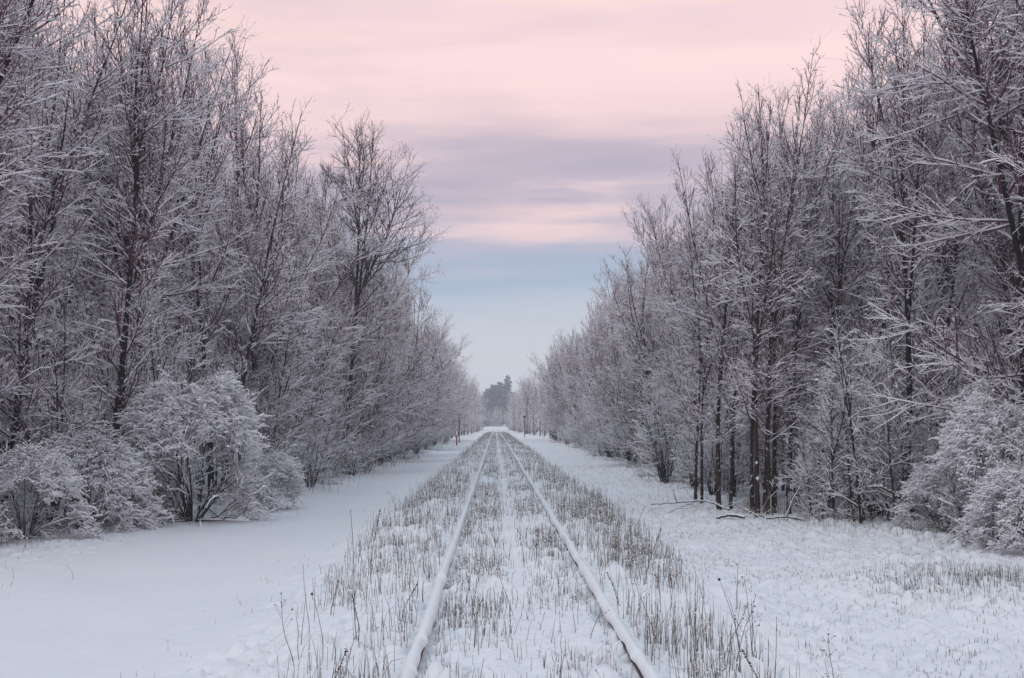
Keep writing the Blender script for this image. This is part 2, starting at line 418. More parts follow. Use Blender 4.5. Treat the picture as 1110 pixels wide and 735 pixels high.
def make_bush(seed, W=2.0, H=2.2, stems=16, heavy=True, d1=4.6, d2=6.5, d3=8, snow=18, ssize=(0.018, 0.044), upright=False, L3=0.24,
              hollow=False, tw=0.0085, gap_az=None):
    """upright thicket, or a dome of stems that rise, arch over and hang under their snow"""
    rng = np.random.default_rng(seed)
    az = np.arange(stems) * 2.399 + rng.normal(0, 0.3, stems)
    if upright:
        tilt = rng.uniform(0.10, 0.5, stems); L = H * rng.uniform(0.65, 1.1, stems); trop = np.full(stems, 0.015)
    else:
        tilt = np.arccos(1 - rng.random(stems) * 0.8); L = H * rng.uniform(0.98, 1.10, stems)
        trop = -rng.uniform(0.05, 0.16, stems) * (0.3 + tilt)
    d = np.stack([np.cos(az) * np.sin(tilt), np.sin(az) * np.sin(tilt), np.cos(tilt)], 1)
    rr = 0.12 * W * np.sqrt(rng.random(stems))
    base = np.stack([np.cos(az) * rr, np.sin(az) * rr, np.full(stems, -0.15)], 1)
    P0 = polyline(rng, base, d, L, 11, trop, 0.085)
    if not upright:
        P0[:, :, :2] *= 0.80 * W / np.percentile(np.hypot(P0[:, -1, 0], P0[:, -1, 1]), 85)
        P0[:, :, 2] *= 0.86 * H / P0[:, :, 2].max()
    P0[:, 1:, 2] = np.maximum(P0[:, 1:, 2], 0.05)
    s = np.linspace(0, 1, 11)[None]
    R0 = (0.0095 * L)[:, None] * (1 - 0.85 * s) + 0.005
    lm = 0.9 if upright else 0.26 * W + 0.1
    if hollow: R0 = R0 * 0.62
    P1, R1 = spawn(rng, P0, R0, per_len=d1 * (1 if upright else 1.5), t0=0.34 if hollow else 0.12, t1=1.0, ang=(25, 60), n=6, trop=-0.12 if not upright else 0.03, wig=0.12,
                   length=lambda t, L, dd: np.clip(0.42 * L * (1.2 - 0.7 * t), 0.2, lm), rk=0.010, rtip=0.005, upbias=0.30)
    P2, R2 = spawn(rng, P1, R1, per_len=d2, t0=0.12, t1=1.0, ang=(30, 70), n=4, trop=-0.10 if not upright else 0.03, wig=0.15,
                   length=lambda t, L, dd: np.clip(0.5 * L, 0.14, 0.38), rk=0.009, rtip=0.005, upbias=0.20)
    P3, R3 = spawn(rng, P2, R2, per_len=d3, t0=0.1, t1=1.0, ang=(30, 70), n=3, trop=0.0, wig=0.12,
                   length=lambda t, L, dd: L3 * rng.uniform(0.35, 1.1, len(t)), rk=0.008, rtip=tw, upbias=0.2)
    if hollow:
        m = int(170 * W * H)
        th = rng.random(m) * 6.283; ze = np.clip(rng.random(m) ** 0.8, 0.06, 1.0)
        gapn = vnoise(np.cos(th) * 2.2 + seed, np.sin(th) * 2.2 + ze * 3.0, 7)
        ok = (ze > 0.62) | (gapn > 0.05)
        if gap_az is not None:
            ok &= ~((np.cos(th - gap_az) > 0.80 + 0.12 * vnoise(ze * 6, th * 3, 4)) & (ze < 0.50 + 0.1 * gapn))
        th, ze = th[ok], ze[ok]; m = len(th)
        rr = np.sqrt(np.clip(1 - (ze * 0.97) ** 2, 0, 1)) * W * (0.92 + 0.22 * vnoise(np.cos(th) * 1.7, np.sin(th) * 1.7 + seed, 9)) * rng.uniform(0.70, 0.98, m)
        sp = np.stack([np.cos(th) * rr, np.sin(th) * rr, ze * H * (0.92 + 0.12 * vnoise(np.cos(th) * 2, np.sin(th) * 2 - seed, 12)) * rng.uniform(0.86, 1.0, m)], 1)
        flatP = P0[:, 4:].reshape(-1, 3)
        near = flatP[np.argmin(((sp[:, None, :] - flatP[None]) ** 2).sum(2) + 4.0 * np.maximum(flatP[None, :, 2] - sp[:, None, 2] + 0.1, 0) ** 2, 1)]
        lk = np.linspace(0, 1, 5)[None, :, None]
        PL = near[:, None] * (1 - lk) + sp[:, None] * lk; PL[:, 1:4, 2] += 0.06 * np.array([0.7, 1, 0.7])[None]
        PL[:, 1:4] += rng.normal(0, 0.03, (m, 3, 3)); RL = np.full((m, 5), 0.006)
        out = unit(np.stack([np.cos(th) * (0.4 + rr / W), np.sin(th) * (0.4 + rr / W), 0.55 * ze], 1) + rng.normal(0, 0.25, (m, 3)))
        PS = polyline(rng, sp, out, rng.uniform(0.22, 0.55, m), 6, -0.24, 0.08); RS = np.linspace(0.007, 0.005, 6)[None] * np.ones((m, 1))
        PS[:, :, 2] = np.maximum(PS[:, :, 2], 0.04)
        P1 = np.concatenate([P1[::3], PS]); R1 = np.concatenate([R1[::3], RS])
        P2, R2 = spawn(rng, PS, RS, per_len=13, t0=0.02, t1=1.0, ang=(30, 75), n=4, trop=-0.12, wig=0.14,
                       length=lambda t, L, dd: rng.uniform(0.10, 0.30, len(t)), rk=0.012, rtip=0.005, upbias=0.15)
        P3, R3 = spawn(rng, P2, R2, per_len=13, t0=0.05, t1=1.0, ang=(30, 75), n=3, trop=-0.05, wig=0.12,
                       length=lambda t, L, dd: rng.uniform(0.05, 0.15, len(t)), rk=0.012, rtip=tw * 0.8, upbias=0.2)
    stem, tws, sn = Soup(), Soup(), Soup()
    if hollow: tws.tubes(PL, RL, 3)
    stem.tubes(P0, R0, 6); tws.tubes(P1, R1, 4); tws.tubes(P2, R2, 3); tws.tubes(P3, R3, 3)
    for A, B, b0, v0, kk in ((P0, R0, 1.1, 0.8, 5), (P1, R1, 0.9, 0.9, 4), (P2, R2, 0.7, 0.9, 4), (P3, R3, 0.45, 0.6, 3)):
        q = np.clip(A[:, :, 2].mean(1) / H, 0, 1.2)
        if hollow: q = q * 0.8 + 0.9 * np.clip(np.hypot(A[:, :, 0], A[:, :, 1]).mean(1) / W - 0.40, -0.4, 0.6)
        keep = rng.random(len(A)) < np.clip(0.12 + 1.5 * q, 0.05, 1.0)
        caps(sn, rng, A[keep], B[keep], ssize[0] * b0, ssize[0] * v0, k=kk, bare=0.15)
        if A is not P0:
            p, z = snow_on(rng, A[keep], B[keep], snow * 0.35, ssize, 0.1); sn.lumps(p, z, rng)
    return dict(trunk=stem, crown=tws, snow=sn, mats=(M['bark'], M['twig_heavy' if heavy else 'twig'], M['snow']), H=H)

# ------------------------------------------------------------------ prototypes -> objects
class Kind:
    def __init__(s, name, parts_names, data):
        s.name = name; s.H = data['H']
        bark_, twig_, snow_ = data['mats']
        cr = Soup(); cr.merge(data['crown'], 0); cr.merge(data['snow'], 1)
        s.me = [(parts_names[0], data['trunk'].mesh(name + '_' + parts_names[0], [bark_], True)),
                (parts_names[1], cr.mesh(name + '_' + parts_names[1], [twig_, snow_], False, [1]))]
        s._j = None; s.data = data
    def joined(s):
        if s._j is None:
            so = Soup()
            for i, k in enumerate(('trunk', 'crown', 'snow')): so.merge(s.data[k], i)
            s._j = so.mesh(s.name, list(s.data['mats']), False, [0, 2])
        return s._j
    def place(s, x, y, rz, sc, label, cat, group=None, small=False, zoff=0.0, lean=(0, 0)):
        loc = (x, y, hz(x, y) + zoff)
        if small:
            o = link(bpy.data.objects.new(s.name, s.joined()))
            o.location = loc; o.rotation_euler = (lean[0], lean[1], rz); o.scale = (sc, sc, sc)
        else:
            o = empty(s.name, loc, rz, sc); o.rotation_euler = (lean[0], lean[1], rz)
            for pn, me in s.me:
                c = link(bpy.data.objects.new(pn, me)); c.parent = o
        return tag(o, label, cat, group)

TP = ('trunk', 'crown'); BP = ('stem', 'crown')
upright = [Kind('snowy_tree', TP, make_tree(100 + i, H=h, r=r_, leaders=ld, cb=cb, a_lo=al, a_hi=ah))
           for i, (h, r_, ld, cb, al, ah) in enumerate([
               (11.0, 0.072, 5, 0.08, 64, 28), (12.0, 0.080, 6, 0.12, 60, 28), (10.0, 0.066, 6, 0.06, 66, 30), (12.2, 0.074, 4, 0.12, 54, 26)])]
multi = [Kind('snowy_tree', TP, make_tree(200 + i, H=h, r=0.058, stems=st, spread=sp, leaders=4, d1=4.4, cb=0.12, a_lo=62, a_hi=30))
         for i, (h, st, sp) in enumerate([(10.5, 3, 0.13), (9.5, 4, 0.17)])]
edge = [Kind('snowy_tree', TP, make_tree(300 + i, H=h, r=0.075, leaders=6, lead_t=(0.12, 0.6), lead_a=(22, 44), lead_len=0.62, Lmax=2.3, cb=0.05, a_lo=62, a_hi=30,
                                         face=0.42, trop=0.075, lean=0.05))
        for i, h in enumerate([10.0, 11.0, 9.0])]
sparse = [Kind('snowy_tree', TP, make_tree(400, H=14.0, r=0.10, leaders=7, lead_t=(0.42, 0.8), lead_a=(18, 38), lead_len=0.5, d1=2.6, Lmax=2.0, cb=0.3, a_lo=50, a_hi=34,
                                           d2=3.4, d3=4.5, d4=2.5, twig='twig_bare', snow=1.0, tw=0.0075))]
pole = [Kind('snowy_tree', TP, make_tree(500 + i, H=h, r=r_, stems=st, spread=0.028, leaders=2 * st, lead_t=(0.4, 0.75), d1=4.6, Lmax=1.4, cb=0.19, a_lo=62, a_hi=28,
                                         bark='bark_brown', wob=0.024))
        for i, (h, st, r_) in enumerate([(11.0, 4, 0.056), (10.5, 3, 0.050), (11.5, 2, 0.052)])]
oldies = [Kind('snowy_tree', TP, make_tree(600, H=14.0, r=0.10, leaders=7, lead_t=(0.12, 0.6), lead_a=(16, 34), Lmax=1.7, cb=0.10, a_lo=62, a_hi=34, trop=0.05, d1=5.0, d2=5.5, d3=6)),
          Kind('snowy_tree', TP, make_tree(601, H=14.0, r=0.11, leaders=4, lead_t=(0.3, 0.7), lead_a=(20, 40), Lmax=2.1, cb=0.14, a_lo=80, a_hi=42, trop=0.035, d1=6.0, d2=7.0, d3=7.5, ssize=(0.011, 0.028)))]
sapling = [Kind('snowy_sapling', TP, make_tree(700 + i, H=h, r=0.030, stems=st, spread=0.16, leaders=3, Lmax=2.6, cb=0.08, a_lo=62, a_hi=32, d1=5.5,
                                               d2=5.5, d3=7, d4=4, snow=8, ssize=(0.014, 0.036), twig='twig_heavy'))
           for i, (h, st) in enumerate([(4.6, 2), (5.6, 3), (3.8, 3)])]
mound = [Kind('mounded_bush', BP, make_bush(800 + i, W=w, H=h, stems=st, hollow=True, snow=22, ssize=(0.017, 0.042), d1=5.2, d2=10, d3=10, L3=0.20, gap_az=(-0.45, None)[i]))
         for i, (w, h, st) in enumerate([(1.75, 3.0, 34), (1.4, 2.1, 28)])]
shrub = [Kind('snowy_shrub', BP, make_bush(850 + i, W=1.0, H=h, stems=12, snow=14, ssize=(0.014, 0.034)))
         for i, h in enumerate([1.2, 0.9])] + \
        [Kind('snowy_shrub', BP, make_bush(870 + i, W=0.9, H=h, stems=14, upright=True, heavy=True, snow=10, ssize=(0.012, 0.03)))
         for i, h in enumerate([2.4, 1.7])]

# ------------------------------------------------------------------ trees one can tell apart, from the photograph
GL, GR = 'snow-frosted trees on the left of the line', 'snow-frosted trees on the right of the line'
def X(px, Y): return (px - 537) / F_PX * Y
taken = []
DOMES = [(205, 26.0), (105, 24.0), (282, 29.5), (35, 22.0), (1075, 21.5), (1010, 23.0), (1112, 19.6)]
def by_dome(x, y):
    return any(abs(x - X(p, d)) < 1.7 and -4.0 < y - d < 1.0 for p, d in DOMES)
def tree(k, x, y, rz, sc, label, group, small=False, cat='tree', zoff=0.0, lean=(0, 0)):
    taken.append((x, y)); return k.place(x, y, rz, sc, label, cat, group, small, zoff, lean)

# left side
tree(oldies[0], -8.9, 21.0, 2.6, 0.95, 'dark leaning tree at the left edge of the photo with long diagonal limbs', GL, lean=(0.0, 0.05))
tree(upright[1], X(133, 30), 30, 0.4, 1.0, 'tall dark-trunked snowy tree behind the big mounded bush, the one further from the rails', GL)
tree(upright[0], X(160, 28.5), 28.5, 2.1, 0.98, 'tall dark-trunked snowy tree rising straight above the big mounded bush', GL)
tree(multi[0], X(232, 33), 33, 1.0, 1.12, 'bushy-topped snowy tree leaning out at the peak of the near left skyline', GL)
tree(upright[3], X(310, 43), 43, 1.7, 0.88, 'slim snowy tree with a dark stem showing halfway along the left wood', GL)
tree(sparse[0], X(374, 50), 50, 1.2, 0.93, 'tall sparse tree with a bare dark forked top above the left wood', GL)
for px, Y, k, sc, rz, lab in ((283, 46, 0, 1.04, 0.5, 'snowy tree filling the left skyline between the near peak and the sparse forked tree'),
                              (322, 53, 1, 1.02, 2.2, 'round-topped snowy tree just left of and behind the sparse forked tree'),
                              (346, 55, 3, 1.06, 4.1, 'narrow snowy treetop directly behind the sparse forked tree'),
                              (394, 57, 2, 1.12, 0.9, 'snowy tree close behind the sparse forked tree on its rail side'),
                              (412, 65, 1, 0.98, 3.0, 'snowy tree standing where the left skyline begins to fall toward the rails')):
    tree(upright[k], X(px, Y), Y, rz, sc, lab, GL)
tree(edge[1], -5.9, 60, 0.1, 1.0, 'snowy tree with long upswept branches reaching over the left verge, nearest of three', GL)
tree(edge[0], -5.7, 69, -0.3, 1.02, 'snowy tree with long upswept branches reaching over the left verge, middle of three', GL)
tree(edge[2], -5.5, 79, 0.35, 1.12, 'snowy tree with long upswept branches reaching over the left verge, farthest of three', GL)
# right side
tree(oldies[1], 9.4, 22.5, 0.5, 0.95, 'big dark tree at the right edge of the photo with level snow-laden boughs', GR)
tree(upright[0], X(985, 25), 25, 4.0, 0.86, 'straight snowy tree with a dark central trunk between the right-hand bushes and the trunk clump', GR)
tree(pole[0], X(822, 27), 27, 3.64, 0.83, 'clump of four bare reddish-brown trunks beside the fallen branches', GR)
tree(pole[1], X(783, 29.5), 29.5, 2.0, 0.82, 'clump of three dark trunks just beyond the reddish-brown clump', GR)
tree(pole[2], X(757, 31.5), 31.5, 1.2, 0.66, 'pair of slim straight trunks with clear stems at the corner of the right wood', GR)
tree(pole[2], X(846, 27.5), 27.5, 2.6, 0.80, 'two bare trunks at the right end of the brown trunk clump', GR)
tree(edge[0], X(890, 33), 33, 3.3, 0.94, 'snowy tree with dense twiggy crown behind the clump of brown trunks', GR)
tree(sparse[0], X(800, 42), 42, 3.6, 0.70, 'tree with thin dark branches poking out leftward from the right skyline', GR)
tree(upright[2], X(705, 57), 57, 3.14, 0.98, 'upright snowy tree at the front of the right wood just beyond the clear trunks', GR)
tree(upright[3], X(722, 68), 68, 1.0, 1.12, 'slender pointed treetop standing above its neighbours on the right skyline', GR)

# ------------------------------------------------------------------ the rest of the wood, tree by tree
def scatter(side, n_target, seed):
    rng = np.random.default_rng(seed)
    out = []; tries = 0
    ef = edge_left if side < 0 else edge_right
    while len(out) < n_target and tries < 20000:
        tries += 1
        y = 17 + 145 * rng.random() ** 1.35
        depth = rng.random() ** 1.5 * 13
        x = float(ef(y)) + side * (0.2 + depth)
        if abs(x) > 0.44 * y + 3: continue
        mind = 1.25 + 0.07 * depth + 0.004 * y
        if all((x - a) ** 2 + (y - b) ** 2 > mind * mind for a, b in out + taken):
            out.append((x, y))
    return out
ORD = ['first', 'second', 'third', 'fourth', 'fifth', 'sixth', 'seventh', 'eighth', 'ninth', 'tenth']
prng = np.random.default_rng(55)
for side, n_t, group, nm in ((-1, 140, GL, 'left'), (1, 140, GR, 'right')):
    pts = sorted(scatter(side, n_t, 90 + side), key=lambda p: p[1])
    fi = 0
    for x, y in pts:
        ef = float((edge_left if side < 0 else edge_right)(y)); depth = abs(x) - abs(ef)
        u = prng.random()
        if depth < 1.6 and y > 34 and (side < 0 or u < 0.35): k = edge[prng.integers(3)]; rz = (0 if side < 0 else math.pi) + prng.normal(0, 0.5)
        elif side > 0 and 26 < y < 46 and depth > 1 and u < 0.3: k = pole[prng.integers(3)]; rz = prng.random() * 6.28
        elif u < 0.25: k = multi[prng.integers(2)]; rz = prng.random() * 6.28
        else: k = upright[prng.integers(4)]; rz = prng.random() * 6.28
        sc = prng.uniform(0.82, 1.04) * (1.0 + 0.012 * min(depth, 10))
        if side < 0 and y < 48: sc *= 1.14 if (y < 34 or depth > 1.6) else 0.84
        if side > 0 and depth < 2.5 and 26 < y < 62: sc *= 0.80 if y < 34 else 0.82
        if side > 0 and y >= 62: sc *= 0.95 if depth < 2.5 else 1.1
        if depth < 1.6 and fi < 10 and y > 20:
            lab = f'{ORD[fi]} snowy tree along the front edge of the {nm} wood, counting away from nearby'
            fi += 1; g = f'front edge trees of the {nm} wood'
        elif y < 45: lab, g = f'bare snow-frosted tree deep inside the near part of the {nm} wood', f'trees deep in the near {nm} wood'
        elif y < 90: lab, g = f'bare snow-frosted tree in the middle stretch of the {nm} wood', f'trees in the middle stretch of the {nm} wood'
        else: lab, g = f'small hazy snow-frosted tree far down the {nm} side of the line', f'hazy far trees on the {nm} side'
        k.place(x, y, rz, sc, lab, 'tree', g, small=y > 75)

# saplings and shrubs under and before the trees
for side, nm in ((-1, 'left'), (1, 'right')):
    ef = edge_left if side < 0 else edge_right
    for i in range(46):
        y = 18.5 + 100 * (i / 46) ** 1.6 + prng.uniform(-0.8, 0.8)
        x = float(ef(y)) + side * prng.uniform(0.1, 3.5)
        if side > 0 and 24.3 < y < 34 and abs(x) < 8.3: x += 2.6
        if by_dome(x, y): continue
        k = sapling[prng.integers(3)]
        g = f'saplings along the {nm} wood'
        k.place(x, y, prng.random() * 6.28, prng.uniform(0.75, 1.2), f'thin snow-laden sapling crowding the edge of the {nm} wood', 'sapling', g, small=y > 60)
    for i in range(75):
        y = 18.0 + 125 * (i / 75) ** 1.5 + prng.uniform(-0.6, 0.6)
        x = float(ef(y)) + side * (prng.uniform(-0.7, 0.9) if i % 3 else prng.uniform(0.5, 4))
        if side > 0 and 24.3 < y < 34 and abs(x) < 7.5: x += 2.4
        if by_dome(x, y): continue
        k = shrub[prng.integers(4)]
        near = y < 40
        g = f'low shrubs along the {"near" if near else "far"} {nm} wood'
        k.place(x, y, prng.random() * 6.28, prng.uniform(0.7, 1.3), f'low snow-covered shrub at the foot of the {"near" if near else "far"} {nm} trees', 'shrub', g, small=y > 60)

# brush of many thin stems between the trunk clump and the right-edge bushes
for px, Y, k, sc, rz, lab in ((884, 26.0, 1, 0.45, 0.3, 'thin-stemmed snowy sapling just right of the leaning stick by the trunk clump'),
                              (912, 25.4, 0, 0.68, 1.9, 'many-stemmed snowy sapling midway between the trunk clump and the right-edge bushes'),
                              (932, 25.0, 2, 0.95, 4.0, 'low spreading snowy sapling behind the sloping snow-topped branch'),
                              (968, 24.6, 1, 0.62, 5.2, 'snowy sapling at the foot of the straight dark tree on the right')):
    sapling[k].place(X(px, Y), Y, rz, sc, lab, 'sapling', 'brush beside the trunk clump')
# the big mounded bushes
MB = 'big mounded bushes weighed down with snow'
mound[0].place(X(212, 26.0), 26.0, -0.6, 0.98, 'largest snow-domed bush with dark arching stems showing beneath, on the left', 'bush', MB)
mound[1].place(X(100, 24.0), 24.0, 1.4, 0.84, 'snow-domed bush nearer the left edge than the largest one', 'bush', MB)
mound[1].place(X(292, 30.0), 30.0, 2.9, 0.66, 'smaller pale snow-domed bush between the largest bush and the rails', 'bush', MB)
mound[1].place(X(35, 22.0), 22.0, 4.4, 0.72, 'low snow-domed bush at the very left edge of the photo', 'bush', MB)
mound[0].place(X(1092, 21.0), 21.0, 2.5, 0.80, 'tall snow-domed bush at the right edge of the photo', 'bush', MB)
mound[1].place(X(1022, 22.6), 22.6, 0.4, 0.56, 'lower snow-domed bush just in from the right-edge bush', 'bush', MB)
mound[1].place(X(1112, 19.6), 19.6, 5.1, 0.62, 'small snow-clotted bush cut off by the right edge beside the field', 'bush', MB)

# ------------------------------------------------------------------ the wood behind and far away: nobody could count it
def low_tree(seed, H, tw):
    return make_tree(seed, H=H, r=0.075, leaders=4, Lmax=2.2, cb=0.08, d1=2.6, d2=3.0, d3=4.0, d4=0, L3=0.6, snow=1.0, ssize=(0.03, 0.06), tw=tw)
def stuff_wood(pts, name, label, seeds, tw):
    protos = []
    for sd in seeds:
        d = low_tree(sd, 11.0, tw)
        so = Soup(); [so.merge(d[k], i) for i, k in enumerate(('trunk', 'crown', 'snow'))]
        protos.append((so.arrays(), d['mats']))
    S_ = Soup(); rng = np.random.default_rng(seeds[0])
    for x, y, sc in pts:
        (V, Q, T, mi), mats = protos[rng.integers(len(protos))]
        a = rng.random() * 6.28; c, s = math.cos(a) * sc, math.sin(a) * sc
        W = np.stack([V[:, 0] * c - V[:, 1] * s + x, V[:, 0] * s + V[:, 1] * c + y, V[:, 2] * sc + hz(x, y)], 1)
        S_.V.append(W); S_.Q.append(Q + S_.n); S_.T.append(T + S_.n); S_.mq.append(mi[:len(Q)]); S_.mt.append(mi[len(Q):]); S_.n += len(W)
    me = S_.mesh(name, list(mats), False)
    o = link(bpy.data.objects.new(name, me))
    return tag(o, label, 'woodland', None, 'stuff')
wr = np.random.default_rng(5)
for side, nm in ((-1, 'left'), (1, 'right')):
    pts = []
    for i in range(170):
        y = 20 + 134 * wr.random() ** 1.2; pts.append((side * (min(0.42 * y + 3, 17) + wr.random() * 14), y, wr.uniform(0.85, 1.1) if i % 5 < 3 else wr.uniform(0.25, 0.5)))
    stuff_wood(pts, 'backing_woodland', f'mass of grey frosted trees deep behind the front rows of the {nm} wood', [900, 901, 902], 0.010)
    pts = []
    for i in range(190):
        y = 150 + 280 * wr.random() ** 1.2
        pts.append((float((edge_left if side < 0 else edge_right)(y)) + side * (1.0 + wr.random() ** 1.6 * 20), y, wr.uniform(0.75, 1.12)))
    for i in range(110):
        y = 140 + 290 * wr.random() ** 1.1
        pts.append((float((edge_left if side < 0 else edge_right)(y)) + side * (0.3 + wr.random() * 3), y, wr.uniform(0.18, 0.45)))
    stuff_wood(pts, 'distant_woodland', f'hazy distant trees lining the far {nm} end of the railway', [910, 911, 912], 0.022)
pts = [(wr.uniform(-22, 22), 448 + wr.random() * 22, wr.uniform(0.5, 0.85)) for i in range(90)]
stuff_wood(pts, 'distant_woodland', 'faint grey wood closing the view at the end of the railway', [913, 914], 0.03)

# conifers beyond the end of the line
def pine(seed, H, W):
    rng = np.random.default_rng(seed)
    P0 = polyline(rng, np.array([[0, 0, -0.3]]), np.array([[0, 0, 1.0]]), np.array([H + 0.3]), 12, 0.02, 0.01)
    R0 = (np.linspace(0.22, 0.03, 12))[None]
    P1, R1 = spawn(rng, P0, R0, count=240, t0=0.12, t1=0.99, ang=(82, 98), n=5, trop=-0.04, wig=0.05,
                   length=lambda t, L, dd: W * np.minimum(1, 0.3 + 2.2 * t) * (1.03 - t) ** 0.6 * rng.uniform(0.55, 1.15, len(t)), rk=0.012, rtip=0.01)
    P2, R2 = spawn(rng, P1, R1, per_len=9, t0=0.05, t1=1, ang=(30, 65), n=3, trop=-0.05, wig=0.1,
                   length=lambda t, L, dd: 0.2 + 0.28 * L * rng.uniform(0.6, 1.4, len(t)), rk=0.09, rtip=0.05)
    trunk, nd = Soup().tubes(P0, R0, 7), Soup()
    R2[:, :] = np.array([0.06, 0.16, 0.03])[None]
    nd.tubes(P1, R1, 3); nd.tubes(P2, R2, 4)
    sn = Soup(); p, z = snow_on(rng, P1, R1, 0.25, (0.05, 0.10)); sn.lumps(p, z, rng)
    return dict(trunk=trunk, crown=nd, snow=sn, mats=(M['bark'], M['conifer'], M['snow']), H=H)
pines = [Kind('pine_tree', TP, pine(950, 20, 3.4)), Kind('pine_tree', TP, pine(951, 17, 5.4))]
for px, Y, k, sc, lab in ((549, 476, 0, 1.02, 'tallest dark pine poking above the far trees at the end of the line'),
                          (541, 490, 1, 1.05, 'blue-green pine just beside the tallest pine'),
                          (534, 482, 1, 0.98, 'middle blue-green pine of the far clump'),
                          (528, 478, 1, 0.90, 'pale blue-green pine at the left of the far clump'),
                          (557, 498, 1, 0.84, 'blue-grey pine half hidden at the right of the far clump')):
    pines[k].place(X(px, Y), Y, px, sc, lab, 'pine', 'far pines beyond the end of the line', small=True)

# ------------------------------------------------------------------ ground
def axis(fine0, fine1, step, end0, end1, g):
    a = list(np.arange(fine0, fine1 + 1e-6, step)); s = step
    x = a[-1]
    while x < end1: s *= g; x += s; a.append(min(x, end1))
    s = step; x = a[0]; pre = []
    while x > end0: s *= g; x -= s; pre.append(max(x, end0))
    return np.array(pre[::-1] + a)
xs = axis(-7.5, 9.5, 0.05, -270, 270, 1.12); ys = axis(6.5, 26, 0.05, -60, 720, 1.028)
GX, GY = np.meshgrid(xs, ys)
GZ = height(GX, GY)
GZ -= np.clip((GY - 430) / 300, 0, 1) * 1.5
V = np.stack([GX, GY, GZ], -1).reshape(-1, 3)
nx, ny = len(xs), len(ys)
ii, jj = np.meshgrid(np.arange(nx - 1), np.arange(ny - 1))
b0 = (jj * nx + ii).ravel()
Q = np.stack([b0, b0 + 1, b0 + nx + 1, b0 + nx], 1)
ground = link(bpy.data.objects.new('ground', mesh_np('ground', V, Q, None, [M['ground']], True)))
tag(ground, 'snow-covered ground with the smooth lane and rough field either side of the track', 'ground', None, 'structure')

# ------------------------------------------------------------------ rails, each with its ridge of snow
ry = axis(5.0, 30, 0.05, -40, 470, 1.04)
def loft(rings):
    """rings (n, k, 3) -> open tube of quads"""
    n, k, _ = rings.shape
    base = (np.arange(n - 1)[:, None]) * k; j = np.arange(k)[None]; j2 = (j + 1) % k
    q = np.stack([base + j, base + j2, base + k + j2, base + k + j], -1).reshape(-1, 4)
    return rings.reshape(-1, 3), q
prof = np.array([(-0.065, -0.235), (0.065, -0.235), (0.065, -0.222), (0.012, -0.205), (0.009, -0.110), (0.034, -0.098),
                 (0.036, -0.068), (0.028, -0.060), (-0.028, -0.060), (-0.036, -0.068), (-0.034, -0.098), (-0.009, -0.110), (-0.012, -0.205), (-0.065, -0.222)])
for rx, nm, breaks in ((TRACK_X - 0.755, 'left', ((9.45, .10, .030), (8.25, .08, .02), (13.1, .12, .02))),
                       (TRACK_X + 0.755, 'right', ((8.78, .10, .035), (11.6, .1, .02), (16.2, .15, .02)))):
    wob = 0.012 * vnoise(ry * 0.11, ry * 0 + rx, 71) * np.clip((ry - 5) / 20, 0, 1)
    rings = np.stack([np.stack([rx + wob + p[0], ry, np.full_like(ry, p[1])], -1) for p in prof], 1)
    Vr, Qr = loft(rings)
    rail = link(bpy.data.objects.new('rail', mesh_np('rail', Vr, Qr, None, [M['steel']])))
    tag(rail, f'{nm} steel rail under a rounded ridge of snow, running to the vanishing point', 'rail', 'rails of the railway line')
    w = 0.047 + 0.010 * vnoise(ry * 1.1, ry * 0 + rx, 72) + 0.009 * vnoise(ry * 3.1, ry * 0 + rx, 73)
    hgt = 0.054 + 0.014 * vnoise(ry * 0.8, ry * 0 + rx, 74) + 0.011 * vnoise(ry * 3.3, ry * 0 + rx, 75)
    off = 0.010 * vnoise(ry * 0.9, ry * 0 + rx + 5, 76)
    for by, bw, bd in breaks:
        dip = np.exp(-((ry - by) / bw) ** 2); hgt = hgt - bd * dip; w = w + 0.018 * dip
    a = np.linspace(math.radians(-28), math.radians(208), 11)
    rings = np.stack([np.stack([rx + wob + off + np.cos(t) * w, ry, -0.060 + np.maximum(np.sin(t), -0.35) * hgt], -1) for t in a], 1)
    Vc, Qc = loft(rings)
    cap = link(bpy.data.objects.new('snow_ridge', mesh_np('snow_ridge', Vc, Qc, None, [M['snow_rail']], True)))
    cap.parent = rail

